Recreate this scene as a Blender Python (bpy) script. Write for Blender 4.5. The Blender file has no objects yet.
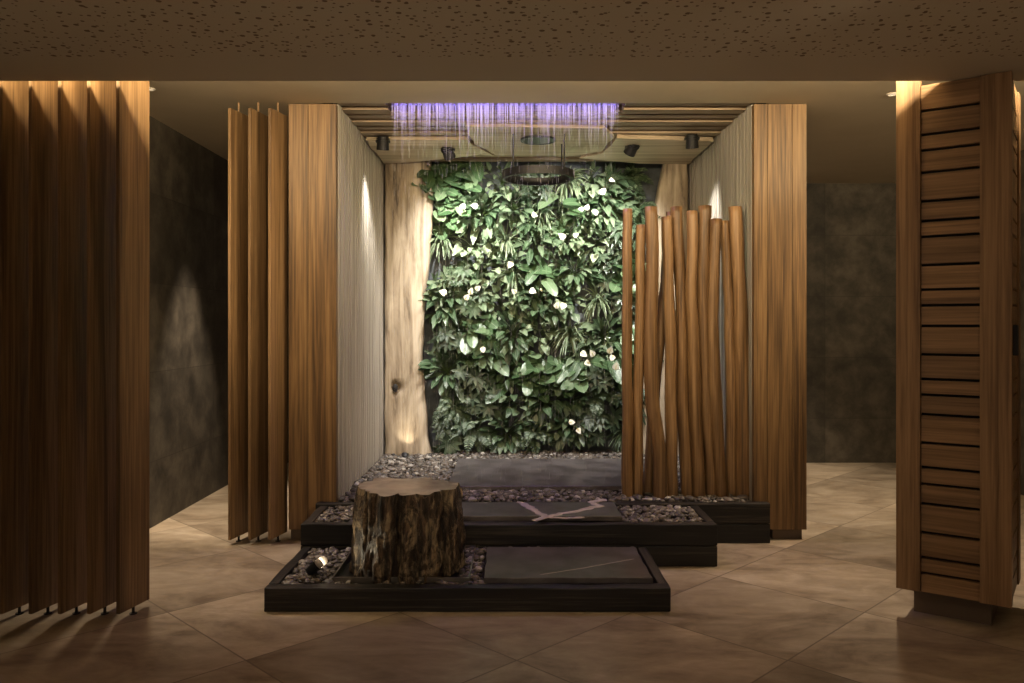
import bpy, bmesh, math, random
import numpy as np
from mathutils import Vector, Matrix, noise
random.seed(7)
np.random.seed(7)
R = math.radians
SC = bpy.context.scene
COL = SC.collection
EYE, F, HY, CX = 1.40, 812.0, 325.0, 512.0      # eye height (m), focal length and horizon of the photograph (px)


def xat(px, d):
    return (px - CX) * d / F


def zat(py, d):
    return EYE + (HY - py) * d / F


# ------------------------------------------------------------------ object helpers
def link(o, parent=None):
    COL.objects.link(o)
    if parent is not None:
        o.parent = parent
    return o


def tag(o, label=None, cat=None, group=None, kind=None):
    if label:
        o['label'] = label
    if cat:
        o['category'] = cat
    if group:
        o['group'] = group
    if kind:
        o['kind'] = kind
    return o


def thing(name, label, cat, loc=(0, 0, 0), rz=0.0, group=None):
    o = bpy.data.objects.new(name, None)
    o.empty_display_size = 0.1
    o.location = loc
    o.rotation_euler = (0, 0, rz)
    link(o)
    return tag(o, label, cat, group)


def obj(name, bm, mat, parent=None, loc=(0, 0, 0), smooth=False):
    me = bpy.data.meshes.new(name)
    bm.normal_update()
    bm.to_mesh(me)
    bm.free()
    if smooth:
        me.polygons.foreach_set('use_smooth', [True] * len(me.polygons))
    for m in (mat if isinstance(mat, (list, tuple)) else [mat]):
        me.materials.append(m)
    o = bpy.data.objects.new(name, me)
    o.location = loc
    return link(o, parent)


def mesh_obj(name, verts, faces, mat, parent=None, loc=(0, 0, 0), smooth=True, uvs=None, fm=None):
    me = bpy.data.meshes.new(name)
    me.from_pydata([tuple(v) for v in verts], [], [tuple(int(i) for i in f) for f in faces])
    if uvs is not None:
        lay = me.uv_layers.new(name='UVMap')
        li = np.zeros(len(me.loops), dtype=np.int32)
        me.loops.foreach_get('vertex_index', li)
        lay.data.foreach_set('uv', np.asarray(uvs, dtype=np.float32)[li].ravel())
    if smooth:
        me.polygons.foreach_set('use_smooth', [True] * len(me.polygons))
    for m in (mat if isinstance(mat, (list, tuple)) else [mat]):
        me.materials.append(m)
    if fm is not None:
        me.polygons.foreach_set('material_index', fm)
    me.update()
    o = bpy.data.objects.new(name, me)
    o.location = loc
    return link(o, parent)


def dup(root, loc, label=None, rz=None, group=None):
    r = root.copy()
    COL.objects.link(r)
    r.location = loc
    if rz is not None:
        r.rotation_euler = (0, 0, rz)
    if label:
        r['label'] = label
    if group:
        r['group'] = group
    for ch in list(root.children):
        c = ch.copy()
        COL.objects.link(c)
        c.parent = r
        for g in ch.children:
            d = g.copy()
            COL.objects.link(d)
            d.parent = c
    return r


def bx(bm, x0, x1, y0, y1, z0, z1, bev=0.0):
    m = Matrix.Translation(((x0 + x1) / 2, (y0 + y1) / 2, (z0 + z1) / 2)) @ Matrix.Diagonal((x1 - x0, y1 - y0, z1 - z0, 1))
    r = bmesh.ops.create_cube(bm, size=1.0, matrix=m)
    if bev > 0:
        es = list({e for v in r['verts'] for e in v.link_edges})
        bmesh.ops.bevel(bm, geom=es, offset=bev, segments=2, affect='EDGES', profile=0.6)
    return bm


def box(x0, x1, y0, y1, z0, z1, bev=0.0):
    return bx(bmesh.new(), x0, x1, y0, y1, z0, z1, bev)


def cyl(bm, p0, p1, r0, r1=None, seg=16, caps=True):
    p0, p1 = Vector(p0), Vector(p1)
    r1 = r0 if r1 is None else r1
    d = p1 - p0
    q = Vector((0, 0, 1)).rotation_difference(d).to_matrix().to_4x4()
    m = Matrix.Translation((p0 + p1) / 2) @ q
    bmesh.ops.create_cone(bm, cap_ends=caps, segments=seg, radius1=r0, radius2=r1, depth=d.length, matrix=m)
    return bm


def torus_bm(R0, w, h, seg=56, z=0.0):
    """flat-sided ring: outer radius R0, radial width w, height h"""
    bm = bmesh.new()
    prof = [(R0, 0), (R0, h), (R0 - w, h), (R0 - w, 0)]
    rings = []
    for i in range(seg):
        a = 2 * math.pi * i / seg
        rings.append([bm.verts.new((r * math.cos(a), r * math.sin(a), z + zz)) for r, zz in prof])
    for i in range(seg):
        A, B = rings[i], rings[(i + 1) % seg]
        for k in range(4):
            bm.faces.new((A[k], B[k], B[(k + 1) % 4], A[(k + 1) % 4]))
    bmesh.ops.recalc_face_normals(bm, faces=bm.faces)
    return bm


# ------------------------------------------------------------------ material helpers
class NT:
    def __init__(self, name):
        self.m = bpy.data.materials.new(name)
        self.m.use_nodes = True
        self.n = self.m.node_tree.nodes
        self.l = self.m.node_tree.links
        self.b = self.n['Principled BSDF']
        self.out = self.n['Material Output']

    def new(self, t, **kw):
        nd = self.n.new(t)
        for k, v in kw.items():
            setattr(nd, k, v)
        return nd

    def set(self, nd, **kw):
        for k, v in kw.items():
            nd.inputs[k.replace('_', ' ')].default_value = v
        return nd

    def link(self, a, b):
        self.l.new(a, b)

    def coord(self, kind='Object', scale=(1, 1, 1), rot=(0, 0, 0), loc=(0, 0, 0), rnd=True):
        tc = self.new('ShaderNodeTexCoord')
        mp = self.new('ShaderNodeMapping')
        mp.inputs['Scale'].default_value = scale
        mp.inputs['Rotation'].default_value = rot
        mp.inputs['Location'].default_value = loc
        src = tc.outputs[kind]
        if rnd:
            oi = self.new('ShaderNodeObjectInfo')
            mu = self.new('ShaderNodeMath', operation='MULTIPLY')
            mu.inputs[1].default_value = 37.0
            self.link(oi.outputs['Random'], mu.inputs[0])
            ad = self.new('ShaderNodeVectorMath', operation='ADD')
            self.link(src, ad.inputs[0])
            self.link(mu.outputs[0], ad.inputs[1])
            src = ad.outputs[0]
        self.link(src, mp.inputs['Vector'])
        return mp.outputs['Vector']

    def noise(self, vec, scale=5.0, detail=4.0, rough=0.55, dist=0.0):
        t = self.new('ShaderNodeTexNoise')
        t.inputs['Scale'].default_value = scale
        t.inputs['Detail'].default_value = detail
        t.inputs['Roughness'].default_value = rough
        t.inputs['Distortion'].default_value = dist
        if vec is not None:
            self.link(vec, t.inputs['Vector'])
        return t.outputs['Fac']

    def ramp(self, fac, stops, interp='LINEAR'):
        r = self.new('ShaderNodeValToRGB')
        r.color_ramp.interpolation = interp
        el = r.color_ramp.elements
        while len(el) < len(stops):
            el.new(0.5)
        for e, (p, c) in zip(el, stops):
            e.position = p
            e.color = (*c, 1) if len(c) == 3 else c
        self.link(fac, r.inputs['Fac'])
        return r.outputs['Color']

    def mix(self, fac, a, b, mode='MIX'):
        mx = self.new('ShaderNodeMix', data_type='RGBA', blend_type=mode)
        for sock, v in ((mx.inputs[0], fac), (mx.inputs[6], a), (mx.inputs[7], b)):
            if hasattr(v, 'is_linked'):
                self.link(v, sock)
            elif isinstance(v, (int, float)):
                sock.default_value = v
            else:
                sock.default_value = (*v, 1)
        return mx.outputs[2]

    def math(self, op, a, b=0.0):
        m = self.new('ShaderNodeMath', operation=op)
        for i, v in enumerate((a, b)):
            if hasattr(v, 'is_linked'):
                self.link(v, m.inputs[i])
            else:
                m.inputs[i].default_value = v
        return m.outputs[0]

    def bump(self, h, strength=0.3, dist=0.01):
        b = self.new('ShaderNodeBump')
        b.inputs['Strength'].default_value = strength
        b.inputs['Distance'].default_value = dist
        self.link(h, b.inputs['Height'])
        self.link(b.outputs['Normal'], self.b.inputs['Normal'])

    def base(self, col):
        if hasattr(col, 'is_linked'):
            self.link(col, self.b.inputs['Base Color'])
        else:
            self.b.inputs['Base Color'].default_value = (*col, 1)

    def rough(self, v):
        if hasattr(v, 'is_linked'):
            self.link(v, self.b.inputs['Roughness'])
        else:
            self.b.inputs['Roughness'].default_value = v


def simple(name, col, rough=0.5, metal=0.0):
    t = NT(name)
    t.base(col)
    t.rough(rough)
    t.b.inputs['Metallic'].default_value = metal
    return t.m


def emit(name, col, strength):
    t = NT(name)
    t.base((0, 0, 0))
    t.b.inputs['Emission Color'].default_value = (*col, 1)
    t.b.inputs['Emission Strength'].default_value = strength
    return t.m


def wood(name, dark, mid, light, axis='z', rough=0.5, tone=0.3, fine=1.0, bump=0.25):
    t = NT(name)
    s = {'z': (14, 14, 0.55), 'x': (0.55, 14, 14), 'y': (14, 0.55, 14)}[axis]
    s2 = {'z': (95, 95, 2.2), 'x': (2.2, 95, 95), 'y': (95, 2.2, 95)}[axis]
    a = t.noise(t.coord('Object', s), 1.0, 5, 0.6, 0.6)
    f = t.noise(t.coord('Object', s2), fine, 3, 0.6)
    h = t.math('ADD', t.math('MULTIPLY', a, 0.6), t.math('MULTIPLY', f, 0.4))
    c = t.ramp(h, [(0.39, dark), (0.5, mid), (0.61, light)])
    oi = t.new('ShaderNodeObjectInfo')
    v = t.math('ADD', t.math('MULTIPLY', oi.outputs['Random'], tone), 1.0 - tone / 2)
    vm = t.new('ShaderNodeVectorMath', operation='SCALE')
    t.link(c, vm.inputs[0])
    t.link(v, vm.inputs['Scale'])
    t.base(vm.outputs[0])
    t.rough(rough)
    t.bump(h, bump, 0.004)
    return t.m


# ------------------------------------------------------------------ materials
M = {}
M['fin'] = wood('fin_oak', (0.1, 0.056, 0.024), (0.2, 0.118, 0.053), (0.31, 0.19, 0.092))
M['pier'] = wood('pier_oak', (0.06, 0.031, 0.011), (0.145, 0.08, 0.031), (0.24, 0.14, 0.058), tone=0.22)
M['panel'] = wood('panel_oak', (0.13, 0.07, 0.03), (0.24, 0.14, 0.065), (0.33, 0.2, 0.1), tone=0.2)
M['panel_h'] = wood('panel_oak_cross', (0.13, 0.07, 0.03), (0.23, 0.135, 0.062), (0.32, 0.19, 0.095), axis='x', tone=0.35)
M['slat_v'] = wood('pale_slat', (0.27, 0.24, 0.205), (0.37, 0.335, 0.285), (0.46, 0.42, 0.365), tone=0.05)
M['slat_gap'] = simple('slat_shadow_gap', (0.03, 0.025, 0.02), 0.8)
M['slat_c'] = wood('ceiling_slat', (0.15, 0.1, 0.06), (0.26, 0.19, 0.12), (0.38, 0.29, 0.19), axis='x', tone=0.05)
M['light_patch_c'] = wood('light_patch_timber', (0.3, 0.23, 0.155), (0.45, 0.36, 0.25), (0.58, 0.48, 0.35), axis='x', tone=0.1)  # reflected light on the alcove ceiling, put into a pale wood colour
M['char'] = wood('charred_timber', (0.002, 0.0016, 0.0014), (0.006, 0.005, 0.004), (0.05, 0.039, 0.029), axis='x', rough=0.5, tone=0.2, bump=1.0)
M['char_y'] = wood('charred_timber_side', (0.002, 0.0016, 0.0014), (0.006, 0.005, 0.004), (0.05, 0.039, 0.029), axis='y', rough=0.5, tone=0.2, bump=1.0)
M['pole'] = wood('stained_pole', (0.075, 0.04, 0.016), (0.18, 0.1, 0.043), (0.29, 0.175, 0.085), rough=0.45, tone=0.35, bump=0.3)
M['black'] = simple('black_metal', (0.008, 0.008, 0.009), 0.5, 0.0)
M['dark'] = simple('dark_void', (0.01, 0.008, 0.007), 0.8)
M['steel'] = simple('brushed_steel', (0.3, 0.28, 0.25), 0.35, 1.0)
M['tray'] = simple('black_steel_sheet', (0.018, 0.016, 0.017), 0.3, 0.5)
M['plinth'] = simple('plinth_brown', (0.13, 0.09, 0.06), 0.55)
M['white'] = simple('white_trim', (0.55, 0.5, 0.44), 0.5)


def knots(t, vec, col, scale=2.2):
    v = t.new('ShaderNodeTexVoronoi')
    v.inputs['Scale'].default_value = scale
    t.link(vec, v.inputs['Vector'])
    k = t.ramp(v.outputs['Distance'], [(0.02, (0.25, 0.25, 0.25)), (0.09, (1, 1, 1))])
    return t.mix(1.0, col, k, 'MULTIPLY')


def floor_mat():
    t = NT('floor_stone')
    P = 0.8
    # tile joints run at 45 degrees; one joint crossing at x=0.02, y=3.39
    vec = t.coord('Object', (1 / P, 1 / P, 1 / P), (0, 0, R(45)), (0, 0, 0), rnd=False)
    sep = t.new('ShaderNodeSeparateXYZ')
    t.link(vec, sep.inputs[0])
    c45 = math.cos(R(45))
    u0 = (0.02 * c45 - 3.39 * c45) / P
    v0 = (0.02 * c45 + 3.39 * c45) / P
    cells, dist = [], []
    for s, o in (('X', u0), ('Y', v0)):
        a = t.math('SUBTRACT', sep.outputs[s], o - 50)
        cells.append(t.math('FLOOR', a))
        fr = t.math('FRACT', a)
        dist.append(t.math('MINIMUM', fr, t.math('SUBTRACT', 1.0, fr)))
    dmin = t.math('MINIMUM', dist[0], dist[1])
    joint = t.ramp(dmin, [(0.002, (0, 0, 0)), (0.0055, (1, 1, 1))])
    cmb = t.new('ShaderNodeCombineXYZ')
    t.link(cells[0], cmb.inputs[0])
    t.link(cells[1], cmb.inputs[1])
    wn = t.new('ShaderNodeTexWhiteNoise')
    t.link(cmb.outputs[0], wn.inputs['Vector'])
    sh = t.new('ShaderNodeVectorMath', operation='SCALE')
    t.link(wn.outputs['Color'], sh.inputs[0])
    sh.inputs['Scale'].default_value = 20
    ad = t.new('ShaderNodeVectorMath', operation='ADD')
    t.link(t.coord('Object', (1, 1, 1), rnd=False), ad.inputs[0])
    t.link(sh.outputs[0], ad.inputs[1])
    mp = t.new('ShaderNodeMapping')
    mp.inputs['Rotation'].default_value = (0, 0, R(45))
    mp.inputs['Scale'].default_value = (1, 2.1, 1)
    t.link(ad.outputs[0], mp.inputs['Vector'])
    n1 = t.noise(mp.outputs[0], 1.9, 8, 0.62, 0.9)
    n2 = t.noise(mp.outputs[0], 9.0, 6, 0.65, 0.3)
    h = t.math('ADD', t.math('MULTIPLY', n1, 0.7), t.math('MULTIPLY', n2, 0.3))
    col = t.ramp(h, [(0.36, (0.19, 0.142, 0.098)), (0.46, (0.31, 0.245, 0.175)), (0.55, (0.4, 0.325, 0.24)), (0.66, (0.52, 0.44, 0.34))])
    tone = t.math('ADD', t.math('MULTIPLY', wn.outputs['Value'], 0.42), 0.74)
    vm = t.new('ShaderNodeVectorMath', operation='SCALE')
    t.link(col, vm.inputs[0])
    t.link(tone, vm.inputs['Scale'])
    c = t.mix(joint, (0.1, 0.072, 0.05), vm.outputs[0])
    t.base(c)
    t.rough(t.math('ADD', t.math('MULTIPLY', n2, 0.22), 0.26))
    t.bump(h, 0.06, 0.01)
    return t.m


def perforated_mat():
    t = NT('perforated_plaster')
    vec = t.coord('Object', (1, 1, 1), rnd=False)
    col = None
    acc = None
    for sc, lo, off in ((17.0, 0.125, 0.0), (23.0, 0.115, 3.7)):
        mp = t.new('ShaderNodeMapping')
        mp.inputs['Location'].default_value = (off, off * 0.7, 0)
        t.link(vec, mp.inputs['Vector'])
        fl = t.new('ShaderNodeVectorMath', operation='MULTIPLY')
        fl.inputs[1].default_value = (1, 1, 0)
        t.link(mp.outputs[0], fl.inputs[0])
        v = t.new('ShaderNodeTexVoronoi', voronoi_dimensions='2D')
        v.inputs['Scale'].default_value = sc
        t.link(fl.outputs[0], v.inputs['Vector'])
        # keep only some cells, with their own hole size
        sp = t.new('ShaderNodeSeparateColor')
        t.link(v.outputs['Color'], sp.inputs[0])
        rad = t.math('MULTIPLY', t.math('ADD', sp.outputs[0], 0.55), lo)
        on = t.math('GREATER_THAN', sp.outputs[1], 0.35)
        hole = t.math('MULTIPLY', t.math('LESS_THAN', v.outputs['Distance'], rad), on)
        acc = hole if acc is None else t.math('MAXIMUM', acc, hole)
    # plain margin along the edge of the panel
    sep = t.new('ShaderNodeSeparateXYZ')
    t.link(vec, sep.inputs[0])
    acc = t.math('MULTIPLY', acc, t.math('LESS_THAN', sep.outputs['Y'], 3.46))
    t.base(t.mix(acc, (0.5, 0.44, 0.345), (0.16, 0.11, 0.07)))
    t.rough(0.85)
    t.bump(t.math('SUBTRACT', 1.0, acc), 0.5, 0.006)
    return t.m


def stone_wall_mat(name, axis):
    """large dark stone tiles; axis is the horizontal direction of the wall"""
    t = NT(name)
    tc = t.new('ShaderNodeTexCoord')
    sep = t.new('ShaderNodeSeparateXYZ')
    t.link(tc.outputs['Object'], sep.inputs[0])
    cells, ds = [], []
    for s, size, o in ((axis, 1.2, 0.35), ('Z', 0.62, 0.27)):
        a = t.math('ADD', t.math('DIVIDE', sep.outputs[s], size), 40 + o)
        cells.append(t.math('FLOOR', a))
        fr = t.math('FRACT', a)
        ds.append(t.math('MULTIPLY', t.math('MINIMUM', fr, t.math('SUBTRACT', 1.0, fr)), size))
    joint = t.ramp(t.math('MINIMUM', ds[0], ds[1]), [(0.0015, (0, 0, 0)), (0.003, (1, 1, 1))])
    cmb = t.new('ShaderNodeCombineXYZ')
    t.link(cells[0], cmb.inputs[0])
    t.link(cells[1], cmb.inputs[1])
    wn = t.new('ShaderNodeTexWhiteNoise')
    t.link(cmb.outputs[0], wn.inputs['Vector'])
    n = t.noise(tc.outputs['Object'], 4.5, 8, 0.65, 0.15)
    col = t.ramp(n, [(0.36, (0.034, 0.028, 0.021)), (0.5, (0.062, 0.052, 0.039)), (0.64, (0.1, 0.084, 0.064))])
    tone = t.math('ADD', t.math('MULTIPLY', wn.outputs['Value'], 0.6), 0.7)
    vm = t.new('ShaderNodeVectorMath', operation='SCALE')
    t.link(col, vm.inputs[0])
    t.link(tone, vm.inputs['Scale'])
    t.base(t.mix(joint, (0.03, 0.024, 0.018), vm.outputs[0]))
    t.rough(0.6)
    t.bump(n, 0.15, 0.01)
    return t.m


def slab_mat(name, veins):
    t = NT(name)
    vec = t.coord('Object', rnd=False)
    n = t.noise(vec, 6, 3, 0.55, 0.0)
    col = t.ramp(n, [(0.36, (0.06, 0.05, 0.05)), (0.64, (0.13, 0.115, 0.115))])
    if veins:
        w = t.new('ShaderNodeTexVoronoi', feature='DISTANCE_TO_EDGE')
        w.inputs['Scale'].default_value = 1.1
        ds = t.new('ShaderNodeMapping')
        ds.inputs['Location'].default_value = veins
        t.link(vec, ds.inputs['Vector'])
        n3 = t.new('ShaderNodeTexNoise')
        n3.inputs['Scale'].default_value = 4.0
        t.link(vec, n3.inputs['Vector'])
        sc = t.new('ShaderNodeVectorMath', operation='SCALE')
        sc.inputs['Scale'].default_value = 0.12
        t.link(n3.outputs['Color'], sc.inputs[0])
        ad = t.new('ShaderNodeVectorMath', operation='ADD')
        t.link(ds.outputs[0], ad.inputs[0])
        t.link(sc.outputs[0], ad.inputs[1])
        t.link(ad.outputs[0], w.inputs['Vector'])
        vein = t.ramp(w.outputs['Distance'], [(0.0, (1, 1, 1)), (0.006, (0, 0, 0))])
        col = t.mix(t.math('MULTIPLY', vein, 0.35), col, (0.16, 0.145, 0.135))
    t.base(col)
    t.rough(0.3)
    return t.m


def pebble_mat():
    t = NT('river_pebble')
    g = t.new('ShaderNodeNewGeometry')
    c = t.ramp(g.outputs['Random Per Island'], [(0.0, (0.03, 0.024, 0.02)), (0.25, (0.1, 0.08, 0.064)), (0.45, (0.06, 0.055, 0.052)),
                                               (0.65, (0.16, 0.138, 0.115)), (0.82, (0.11, 0.08, 0.058)), (0.94, (0.42, 0.39, 0.35))])
    n = t.noise(t.coord('Object', rnd=False), 40, 3, 0.6)
    t.base(t.mix(0.35, c, t.ramp(n, [(0.3, (0.35, 0.35, 0.35)), (0.7, (1, 1, 1))]), 'MULTIPLY'))
    t.rough(0.42)
    return t.m


def bark_mat():
    t = NT('weathered_bark')
    a = t.noise(t.coord('Object', (26, 26, 3.2), rnd=False), 1.3, 8, 0.7, 0.8)
    b = t.noise(t.coord('Object', (7, 7, 6), rnd=False), 1.0, 8, 0.68, 1.6)
    f = t.noise(t.coord('Object', (60, 60, 30), rnd=False), 1.0, 4, 0.6, 0.4)
    c = t.ramp(a, [(0.4, (0.006, 0.004, 0.003)), (0.5, (0.04, 0.024, 0.014)), (0.6, (0.15, 0.095, 0.052))])
    pale = t.ramp(t.math('ADD', t.math('MULTIPLY', b, 0.75), t.math('MULTIPLY', f, 0.25)), [(0.49, (0, 0, 0)), (0.57, (1, 1, 1))])
    t.base(t.mix(t.math('MULTIPLY', pale, 0.85), c, t.ramp(a, [(0.38, (0.05, 0.035, 0.02)), (0.58, (0.46, 0.35, 0.21))])))
    t.rough(0.42)
    t.bump(t.math('ADD', t.math('ADD', a, t.math('MULTIPLY', b, 0.5)), t.math('MULTIPLY', f, 0.3)), 1.0, 0.03)
    return t.m


def cut_mat():
    t = NT('sawn_top')
    vec = t.coord('Object', (1, 1, 1), rnd=False)
    n = t.noise(vec, 5, 6, 0.6, 0.8)
    ln = t.new('ShaderNodeVectorMath', operation='LENGTH')
    t.link(vec, ln.inputs[0])
    rg = t.math('SINE', t.math('ADD', t.math('MULTIPLY', ln.outputs['Value'], 160.0), t.math('MULTIPLY', n, 9.0)))
    c = t.ramp(n, [(0.36, (0.13, 0.09, 0.06)), (0.5, (0.27, 0.205, 0.15)), (0.64, (0.4, 0.325, 0.25))])
    t.base(t.mix(0.22, c, t.ramp(rg, [(0.0, (0.3, 0.25, 0.2)), (0.8, (1, 1, 1))]), 'MULTIPLY'))
    t.rough(0.28)
    t.bump(n, 0.25, 0.01)
    return t.m


def driftwood_mat():
    t = NT('pale_driftwood')
    v1 = t.coord('Object', (16, 16, 1.0), rnd=True)
    v2 = t.coord('Object', (5, 5, 1.6), rnd=True)
    a = t.noise(v1, 1.0, 7, 0.65, 0.8)
    b = t.noise(v2, 1.2, 5, 0.6, 0.6)
    h = t.math('ADD', t.math('MULTIPLY', a, 0.6), t.math('MULTIPLY', b, 0.4))
    c = t.ramp(h, [(0.36, (0.07, 0.05, 0.032)), (0.44, (0.29, 0.225, 0.155)), (0.55, (0.47, 0.385, 0.28)), (0.66, (0.6, 0.51, 0.39))])
    t.base(c)
    t.rough(0.65)
    t.bump(h, 0.6, 0.02)
    return t.m


def leaf_mat(name, c0, c1, c2, rough=0.35, rib=(0.3, 0.42, 0.2), ribw=0.05, stripe=False):
    t = NT(name)
    g = t.new('ShaderNodeNewGeometry')
    oi = t.new('ShaderNodeObjectInfo')
    r = t.math('FRACT', t.math('ADD', g.outputs['Random Per Island'], t.math('MULTIPLY', oi.outputs['Random'], 0.3)))
    c = t.ramp(r, [(0.0, c0), (0.55, c1), (1.0, c2)])
    tc = t.new('ShaderNodeTexCoord')
    sep = t.new('ShaderNodeSeparateXYZ')
    t.link(tc.outputs['UV'], sep.inputs[0])
    du = t.math('ABSOLUTE', t.math('SUBTRACT', sep.outputs['X'], 0.5))
    mid = t.ramp(du, [(0.0, (1, 1, 1)), (ribw, (0, 0, 0))])
    vein = t.math('SINE', t.math('MULTIPLY', t.math('SUBTRACT', sep.outputs['Y'], t.math('MULTIPLY', du, 0.7)), 55.0))
    vf = t.math('MULTIPLY', t.ramp(vein, [(0.75, (0, 0, 0)), (1.0, (1, 1, 1))]), 0.3)
    c = t.mix(t.math('MAXIMUM', t.math('MULTIPLY', mid, 0.75), vf), c, rib)
    t.base(c)
    t.rough(rough)
    t.bump(vein, 0.12, 0.003)
    tr = t.new('ShaderNodeBsdfTranslucent')
    t.link(c, tr.inputs['Color'])
    mx = t.new('ShaderNodeMixShader')
    mx.inputs[0].default_value = 0.2
    t.link(t.b.outputs[0], mx.inputs[1])
    t.link(tr.outputs[0], mx.inputs[2])
    t.link(mx.outputs[0], t.out.inputs['Surface'])
    return t.m


M['floor'] = floor_mat()
M['soffit'] = perforated_mat()
M['stone_y'] = stone_wall_mat('dark_stone_along_corridor', 'Y')
M['stone_x'] = stone_wall_mat('dark_stone_across_corridor', 'X')
M['slab'] = slab_mat('black_slate', None)
M['slab_v'] = slab_mat('black_slate_veined', (0.35, 0.1, 0.0))
M['pebble'] = pebble_mat()
M['bark'] = bark_mat()
M['cut'] = cut_mat()
M['drift'] = driftwood_mat()
M['soil'] = simple('dark_gravel_bed', (0.02, 0.016, 0.013), 0.9)
M['vein'] = simple('pale_quartz', (0.46, 0.39, 0.36), 0.5)
t_ = NT('cream_plaster')
t_.base(t_.ramp(t_.noise(t_.coord('Object', rnd=False), 3, 4), [(0.3, (0.44, 0.375, 0.27)), (0.7, (0.48, 0.41, 0.3))]))
t_.rough(0.8)
M['cream'] = t_.m
t_ = NT('felt_backing')
t_.base(t_.ramp(t_.noise(t_.coord('Object', rnd=False), 14, 5), [(0.3, (0.06, 0.068, 0.073)), (0.7, (0.12, 0.135, 0.148))]))
t_.rough(0.85)
M['felt'] = t_.m
M['leaf_lance'] = leaf_mat('lance_leaf', (0.028, 0.06, 0.027), (0.075, 0.13, 0.063), (0.22, 0.29, 0.18), 0.3, rib=(0.3, 0.36, 0.25))
M['leaf_heart'] = leaf_mat('heart_leaf', (0.035, 0.08, 0.03), (0.08, 0.145, 0.065), (0.18, 0.26, 0.14), 0.28, rib=(0.26, 0.34, 0.2))
M['leaf_pale'] = leaf_mat('pale_leaf', (0.08, 0.13, 0.065), (0.19, 0.26, 0.15), (0.34, 0.41, 0.27), 0.34, rib=(0.42, 0.47, 0.33))
M['leaf_dark'] = leaf_mat('dark_leaf', (0.022, 0.042, 0.024), (0.05, 0.082, 0.046), (0.12, 0.16, 0.1), 0.32, rib=(0.15, 0.2, 0.12))
M['leaf_fern'] = leaf_mat('fern_leaf', (0.04, 0.08, 0.035), (0.09, 0.14, 0.075), (0.2, 0.26, 0.16), 0.4, rib=(0.15, 0.22, 0.12))
M['stem'] = simple('plant_stem', (0.06, 0.1, 0.03), 0.5)
t_ = NT('white_spathe')
t_.base((0.78, 0.79, 0.68))
t_.rough(0.45)
M['spathe'] = t_.m
M['spadix'] = simple('yellow_spadix', (0.6, 0.5, 0.18), 0.6)


def water_mat():
    t = NT('falling_water')
    t.base((0.7, 0.72, 0.8))
    t.rough(0.15)
    tr = t.new('ShaderNodeBsdfTransparent')
    tl = t.new('ShaderNodeBsdfTranslucent')
    tl.inputs['Color'].default_value = (0.9, 0.92, 0.95, 1)
    m1 = t.new('ShaderNodeMixShader')
    m1.inputs[0].default_value = 0.5
    t.link(t.b.outputs[0], m1.inputs[1])
    t.link(tl.outputs[0], m1.inputs[2])
    m2 = t.new('ShaderNodeMixShader')
    m2.inputs[0].default_value = 0.55
    t.link(m1.outputs[0], m2.inputs[1])
    t.link(tr.outputs[0], m2.inputs[2])
    t.link(m2.outputs[0], t.out.inputs['Surface'])
    return t.m


M['water'] = water_mat()

# ------------------------------------------------------------------ THE SETTING
ZS, DS = 2.542, 3.80         # soffit underside height, soffit edge depth
ZC, DC = 2.84, 5.27          # upper ceiling height, depth where the slatted alcove ceiling starts
AX0, AX1, AY0, AY1 = -1.14, 1.57, 5.27, 7.36      # alcove

tag(obj('floor', box(-6, 6, -3.5, 9.2, -0.1, 0), M['floor']), kind='structure')
bm = box(-6, 6, -3.5, 3.5, ZS, ZC + 0.1)
bx(bm, -6, 6, 3.5, DS, ZS, ZS + 0.022)
tag(obj('ceiling_soffit', bm, M['soffit']), kind='structure')
bm = box(-6, 6, 3.45, DC, ZC, ZC + 0.1)
bx(bm, -6, AX0 - 0.1, DC, 9.2, ZC, ZC + 0.1)
bx(bm, AX1 + 0.1, 6, DC, 9.2, ZC, ZC + 0.1)
tag(obj('ceiling', bm, M['cream']), kind='structure')
tag(obj('wall_left', box(-2.64, -2.49, 2.9, 8.25, 0, ZC), M['stone_y']), kind='structure')
bm = box(-2.64, AX0 - 0.1, 8.25, 8.4, 0, ZC)
bx(bm, AX1 + 0.1, 6, 8.25, 8.4, 0, ZC)
tag(obj('wall_rear', bm, M['stone_x']), kind='structure')
tag(obj('wall_right', box(4.2, 4.35, -3.5, 8.4, 0, ZC), M['stone_y']), kind='structure')
tag(obj('wall_back', box(AX0 - 0.2, AX1 + 0.2, AY1, AY1 + 0.12, 0, ZC + 0.12), M['felt']), kind='structure')


def slat_wall(name, xin, s):
    """alcove side wall clad in narrow upright slats; xin is the inner face, s the outward direction"""
    bm = bmesh.new()
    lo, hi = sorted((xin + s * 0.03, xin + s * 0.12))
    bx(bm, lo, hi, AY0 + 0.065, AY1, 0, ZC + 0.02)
    nb = len(bm.faces)
    d = AY0 + 0.062
    while d < AY1 - 0.065:
        lo, hi = sorted((xin, xin + s * 0.035))
        bx(bm, lo, hi, d, d + 0.06, 0.02, ZC + 0.02)
        d += 0.083
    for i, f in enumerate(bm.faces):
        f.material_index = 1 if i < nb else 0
    return tag(obj(name, bm, [M['slat_v'], M['slat_gap']]), kind='structure')


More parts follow.
